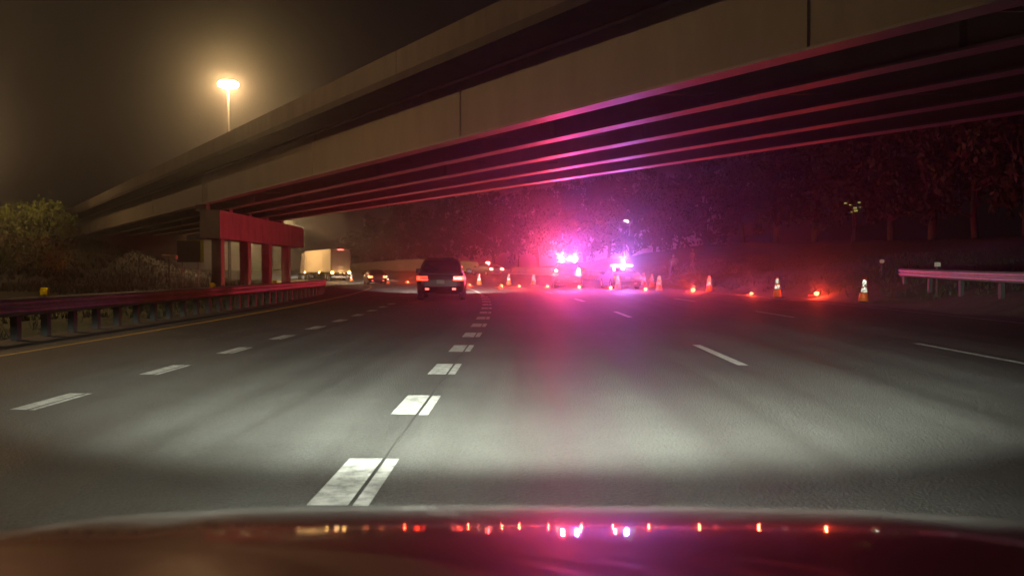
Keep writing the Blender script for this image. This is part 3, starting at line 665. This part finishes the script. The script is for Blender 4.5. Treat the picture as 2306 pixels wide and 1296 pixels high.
# ---------------------------------------------------------------- people
skin = mat('skin', (.35, .2, .14), .6); uniform = mat('dark_uniform', (.018, .018, .03), .8); vest_m = mat('vest_fabric', (.10, .05, .02), .8)
hair = mat('cap_cloth', (.02, .02, .025), .8)
def person(loc, rz, label, stance, arms, lean=0):
    o = thing('person', label, 'person', loc, rz)
    J = {'pel': (0, 0, .95), 'wst': (0, 0, 1.1), 'chs': (0, lean, 1.34), 'nck': (0, lean, 1.50), 'hd1': (0, lean-.01, 1.60), 'hd2': (0, lean-.01, 1.72)}
    for s, k in ((-1, 'l'), (1, 'r')):
        st = stance*s
        J['hp'+k] = (.10*s, 0, .90); J['kn'+k] = (.10*s+st*.5, -.03, .50); J['an'+k] = (.10*s+st, .0, .09); J['to'+k] = (.10*s+st+.03*s, -.15, .035)
        J['sh'+k] = (.19*s, lean, 1.43); J['el'+k] = arms[k][0]; J['wr'+k] = arms[k][1]; J['hn'+k] = arms[k][2]
    names = list(J); rad = dict(pel=.15, wst=.135, chs=.165, nck=.058, hd1=.085, hd2=.088)
    for k in 'lr': rad.update({'hp'+k: .095, 'kn'+k: .062, 'an'+k: .045, 'to'+k: .035, 'sh'+k: .068, 'el'+k: .046, 'wr'+k: .03, 'hn'+k: .036})
    E = [('pel', 'wst'), ('wst', 'chs'), ('chs', 'nck'), ('nck', 'hd1'), ('hd1', 'hd2')]
    for k in 'lr': E += [('pel', 'hp'+k), ('hp'+k, 'kn'+k), ('kn'+k, 'an'+k), ('an'+k, 'to'+k), ('chs', 'sh'+k), ('sh'+k, 'el'+k), ('el'+k, 'wr'+k), ('wr'+k, 'hn'+k)]
    me = bpy.data.meshes.new('body'); me.from_pydata([J[n] for n in names], [(names.index(a), names.index(b)) for a, b in E], []); me.materials.append(uniform); me.materials.append(skin)
    b = bpy.data.objects.new('body', me); COL.objects.link(b); b.parent = o
    sk = b.modifiers.new('skin', 'SKIN'); sk.use_smooth_shade = True
    for i, n in enumerate(names): me.skin_vertices[0].data[i].radius = (rad[n],)*2; me.skin_vertices[0].data[i].use_root = (n == 'pel')
    b.modifiers.new('sub', 'SUBSURF').levels = 1; b.modifiers['sub'].render_levels = 1
    hd = MB(); bmesh.ops.create_uvsphere(hd.b, u_segments=16, v_segments=12, radius=1)
    for v in hd.b.verts:
        p = v.co.copy(); nose = .022 if (p.y < -.85 and abs(p.z) < .3 and abs(p.x) < .3) else 0
        v.co = Vector((p.x*.088*(1-.15*max(0, -p.z)), lean-.015+p.y*.105-nose, 1.66+p.z*.125))
    h = hd.build('head', skin, o, smooth=True)
    for s in (-1, 1): MB().tube((s*.085, lean, 1.66), (s*.10, lean+.01, 1.66), .025, .02, 8).build('ear', skin, h)
    cp = MB(); cp.rings([[Vector((r_*math.cos(2*math.pi*i/14), lean-.01+r_*1.15*math.sin(2*math.pi*i/14), z)) for i in range(14)] for z, r_ in ((1.70, .098), (1.76, .098), (1.80, .07), (1.81, .02))]); cp.box(-.07, .07, lean-.2, lean-.1, 1.70, 1.715); cp.build('cap', hair, h)
    for k in 'lr':          # five separate fingers on each hand
        w, hn = Vector(J['wr'+k]), Vector(J['hn'+k]); d = (hn-w).normalized(); sd_ = d.cross(Vector((0, 1, 0))).normalized(); fg = MB()
        for q in range(4):
            a0 = hn+sd_*(q-1.5)*.019+d*.01; ln = (.06, .075, .07, .055)[q]; k1 = a0+d*ln*.55; fg.tube(a0, k1, .0095, .009, 6).tube(k1, k1+d*ln*.45+Vector((0, -.012, -.004)), .009, .007, 6)
        fg.tube(hn-sd_*.02-d*.02, hn-sd_*.055+d*.02, .011, .009, 6); fg.build('fingers', skin, b)
    ring = lambda z, rx_, ry_: [Vector((rx_*math.cos(2*math.pi*i/18), lean*min(1, (z-.95)/.4)+ry_*math.sin(2*math.pi*i/18), z)) for i in range(18)]
    vs_ = MB().rings([ring(.98, .20, .175), ring(1.15, .185, .17), ring(1.32, .205, .185), ring(1.44, .18, .15), ring(1.49, .10, .09)], caps=False).build('vest', vest_m, o, smooth=True)
    for z in (1.10, 1.31):
        m = MB(); m.keep = 1; n_ = 24
        for i in range(n_):
            f = lambda q, zz: Vector(((.212 if z < 1.2 else .228)*math.cos(2*math.pi*q/n_), lean*min(1, (zz-.95)/.4)+(.20 if z < 1.2 else .21)*math.sin(2*math.pi*q/n_), zz))
            m.retro([(f(i, z-.025), f(i+1, z-.025), f(i+.5, z+.035)), (f(i+1, z-.025), f(i+1.5, z+.035), f(i+.5, z+.035))])
        m.build('reflective_stripe', retro_w, vs_)
    return o
def arms_down(): return {'l': ((-.27, .02, 1.17), (-.25, -.08, .94), (-.24, -.11, .86)), 'r': ((.27, .02, 1.17), (.25, -.08, .94), (.24, -.11, .86))}
a1_ = {'l': ((-.36, .05, 1.2), (-.22, -.06, 1.02), (-.16, -.10, .99)), 'r': ((.36, .05, 1.2), (.22, -.06, 1.02), (.16, -.10, .99))}
a2_ = {'l': ((-.28, .0, 1.18), (-.12, -.2, 1.2), (-.06, -.22, 1.22)), 'r': ((.28, .0, 1.18), (.25, -.14, .98), (.24, -.17, .90))}
Yp = 66; p1 = gx((1515-1180)/F*Yp, Yp); person(p1, R(-12), 'standing person in dark trousers and striped vest with legs wide apart', .16, a1_)
Yp = 69; p2 = gx((1557-1180)/F*Yp, Yp); person(p2, R(35), 'standing person in striped vest turned sideways, farther from the patrol cars', .03, a2_, -.03)

# ---------------------------------------------------------------- small things on the median and the bank
sg = thing('road_sign', 'dark roadside sign panel with a yellow green lit edge beside the pier', 'sign', gx((425-1180)/F*50, 50), R(8))
a = P(395, 590, 50); b = P(452, 540, 50); wS = (b.x-a.x)/2; zb, zt = a.z-sg.location.z, b.z-sg.location.z
MB().bevbox(-wS, wS, -.03, 0, zb, zt, .01).build('panel', mat('sign_back', (.05, .045, .04), .7), sg)
ed = mat('painted_edge_light', (.30, .36, .05), .7, var=.5, scale=6)  # light along the sign edge, put in as a yellow green colour
MB().bevbox(wS-.18, wS+.02, -.06, -.032, zb+.02, zt, .01).bevbox(-wS, wS-.18, -.05, -.032, zt-.05, zt, .01).build('lit_edge_strip', ed, sg)
for s in (-1, 1): MB().tube((s*wS*.6, .03, -.3), (s*wS*.6, .03, zt), .04, n=6).build('post', galv, sg)
fx = thing('floodlight', 'small pale round ended floodlight on a short arm under the overpass', 'floodlight', gx((375-1180)/F*48, 48))
zf = P(375, 578, 48).z-fx.location.z
MB().tube((0, .1, -.3), (0, .1, zf), .05, n=8).build('post', wood, fx)
MB().bevbox(-.38, .08, -.05, .12, zf, zf+.14, .05).build('arm', mat('pale_housing', (.45, .36, .28), .6), fx)
MB().bevbox(.05, .50, -.15, .15, zf-.16, zf+.10, .08, 3).build('housing', MATS['pale_housing'], fx)
def marker(u, v, Y, label, w=.22, h=.15):
    p = P(u, v, Y); g0 = gx(p.x, Y); o = thing('marker_post', label, 'marker post', g0)
    MB().box(-.03, .03, 0, .04, -.2, p.z-g0.z+h/2).build('post', wood, o)
    MB().bevbox(-w/2, w/2, -.02, -.002, p.z-g0.z-h/2, p.z-g0.z+h/2, .01).build('plate', mat('marker_plate', (.55, .5, .42), .5), o)
marker(2111, 595, 30, 'small pale marker plate behind the guardrail on the grass bank')
marker(1986, 588, 40, 'fainter small marker plate on the bank left of the guardrail end')
br2 = P(2085, 652, 30)
# tiny lights seen through the trees
def porch(u, v, Y, label, col, st, pts):
    o = thing('garden_light', label, 'light', P(u, v, Y)); g0 = gx(o.location.x, Y).z-o.location.z
    MB().tube((0, 0, g0-.3), (0, 0, -.2), .05, n=6).build('post', blackp, o)
    for i, (dx, dz, s) in enumerate(pts): MB().bevbox(dx-s, dx+s, -.05, .05, dz-s*.5, dz+s*.5, s*.2).build('bulb', emat(label[:12], col, st), o)
porch(1409, 498, 105, 'tiny white light shining through the purple tinted trees', (1, .9, .85), .9, [(-.12, .08, .1), (.18, 0, .16), (.3, -.12, .08)])
porch(1921, 465, 62, 'cluster of tiny yellow lights in the dark tree above the bank', (1, .85, .25), .02, [(-.55, .25, .1), (-.2, .12, .07), (.45, .3, .09), (.15, -.1, .12), (.2, -.3, .13), (-.1, -.4, .06), (.5, -.05, .06)])

# grass tufts on the near banks
vs, fs = [], []
for i in range(9000):
    if i % 3: Y = rnd.uniform(12, 75); L = rnd.uniform(14.3, 26)
    else: Y = rnd.uniform(12, 60); L = rnd.uniform(-16, -9.6)
    p = G(L, Y, -.05); h = rnd.uniform(.12, .34)
    for k in range(3):
        a = rnd.uniform(0, 6.28); dx, dy = math.cos(a), math.sin(a); b0 = len(vs); w = .02
        vs += [(p.x-dy*w, p.y+dx*w, p.z), (p.x+dy*w, p.y-dx*w, p.z), (p.x+dx*h*.5, p.y+dy*h*.5, p.z+h)]; fs.append((b0, b0+1, b0+2))
me = bpy.data.meshes.new('grass_tufts'); me.from_pydata(vs, [], fs); me.materials.append(grass)
o = bpy.data.objects.new('grass_tufts', me); COL.objects.link(o); o['kind'] = 'stuff'

vs, fs = [], []
for i in range(7000):
    Y = rnd.uniform(44, 108); L = rnd.uniform(-46, -16); p = G(L, Y, -.08); h = rnd.uniform(.2, .75)*(.6+.8*abs(noise.noise(Vector((L*.2, Y*.2, 0)))))
    for k in range(3):
        a = rnd.uniform(0, 6.28); dx, dy = math.cos(a), math.sin(a); b0 = len(vs); w = .05
        vs += [(p.x-dy*w, p.y+dx*w, p.z), (p.x+dy*w, p.y-dx*w, p.z), (p.x+dx*h*.5, p.y+dy*h*.5, p.z+h)]; fs.append((b0, b0+1, b0+2))
me = bpy.data.meshes.new('weeds'); me.from_pydata(vs, [], fs); me.materials.append(grass)
o = bpy.data.objects.new('weeds', me); COL.objects.link(o); o['kind'] = 'stuff'

# ---------------------------------------------------------------- the camera car: hood, fenders, headlights
CX = .06
car = thing('camera_car', 'glossy dark red car hood along the bottom edge, mirroring the lights ahead', 'car', (0, 0, 0))
hoodm = mat('hood_paint', (.30, .12, .11), .5, metal=.7, coat=1.0)
MATS['hood_paint'].node_tree.nodes['Principled BSDF'].inputs['Coat Roughness'].default_value = .035
# profile: walk back from the front edge so that the slope eases towards the windscreen
YF = 1.42; ang0 = 15.75; prof = [(YF, EYE-YF*math.tan(R(ang0)))]
y, z = prof[0]
while y > .5:
    th_v = math.degrees(math.atan((EYE-z)/y)); sl = max(5.0, 9.0+(16.9-th_v)*2.4)
    z += math.tan(R(min(sl, 13)))*.01; y -= .01; prof.append((y, z))
prof = prof[::4]
def edge_drop(x):   # hood crown: flat middle, shoulders that roll off, small fender swell
    ax = abs(x-CX)
    return -.012*ax**2-.035*sm(ax, .70, .95)**2-.0*ax
m = MB(); rows = []
xs = [CX+(-.95+.05*i) for i in range(39)]
front = [(YF+.10, prof[0][1]-.16), (YF+.085, prof[0][1]-.08), (YF+.055, prof[0][1]-.03), (YF+.03, prof[0][1]-.010)]
for (yy, zz) in front+prof:
    row = []
    for x in xs:
        ax = abs(x-CX); sweep = -.05*sm(ax, .35, 1.0)
        k = (yy-.5)/(YF-.5)
        row.append(m.b.verts.new((x, yy+sweep*max(0, k), zz+edge_drop(x)+.006*math.exp(-((ax-.52)/.05)**2)*(1-max(0, min(1, k-.2))))))
    rows.append(row)
for a, b in zip(rows, rows[1:]):
    for i in range(len(a)-1): m.b.faces.new((a[i], a[i+1], b[i+1], b[i]))
hood = m.build('hood', hoodm, car, smooth=True)
for s in (-1, 1):
    m = MB(); rr = []
    for (yy, zz) in front+prof:
        k = max(0, (yy-.5)/(YF-.5)); x = CX+s*.965
        zz2 = zz+edge_drop(x)-.004
        rr.append([m.b.verts.new((x+s*q, yy-.05*k-q*.2*k, zz2+dz)) for q, dz in ((0, 0), (.03, -.01), (.055, -.05), (.065, -.3), (.05, -.45))])
    for a, b in zip(rr, rr[1:]):
        for i in range(4): m.b.faces.new((a[i], a[i+1], b[i+1], b[i]))
    m.build('fender', hoodm, car, smooth=True)
    x = CX+s*.72
    MB().bevbox(x-.2, x+.2, 1.36, 1.47, .60, .74, .03).build('headlight', mat('lamp_lens_clear', (.6, .6, .6), .1), car)
    w = MB(); w.tube((x+s*.12, 0.75, .33), (x+s*.30, 0.75, .33), .33, n=20); w.build('wheel', rubber, car)
MB().bevbox(CX-.95, CX+.95, 1.25, 1.42, .18, .50, .06).build('bumper', hoodm, car)
HB = 1.0
for s in (-1, 1):
    x = CX+s*.70
    spot('low_beam', car, x, 1.75, .66, 1150*HB, HEAD, 5.9, 5.8, 9, 1.0)
    gl = spot('low_beam_glare', car, x, 1.75, .67, 700, HEAD, 4, -.3, 7, 1.0); gl.data.shadow_soft_size = .16; gl.rotation_euler = Euler((R(90.3), 0, R(-13)))
    spot('low_beam_spread', car, x+.02, 1.75, .64, 60*HB, HEAD, 11, 12, 8, 1.0)

# ---------------------------------------------------------------- haze
m = MB(); m.box(-720, 330, -45, 445, -3.5, 34)
hz = m.build('haze', mat('unused', (0, 0, 0))); hz['kind'] = 'stuff'
hm = bpy.data.materials.new('haze'); hm.use_nodes = True; t = hm.node_tree; t.nodes.clear()
o_ = t.nodes.new('ShaderNodeOutputMaterial'); v_ = t.nodes.new('ShaderNodeVolumePrincipled')
v_.inputs['Density'].default_value = .0028; v_.inputs['Anisotropy'].default_value = .93; v_.inputs['Color'].default_value = (.9, .9, .92, 1)
t.links.new(v_.outputs[0], o_.inputs['Volume']); hz.data.materials.clear(); hz.data.materials.append(hm)
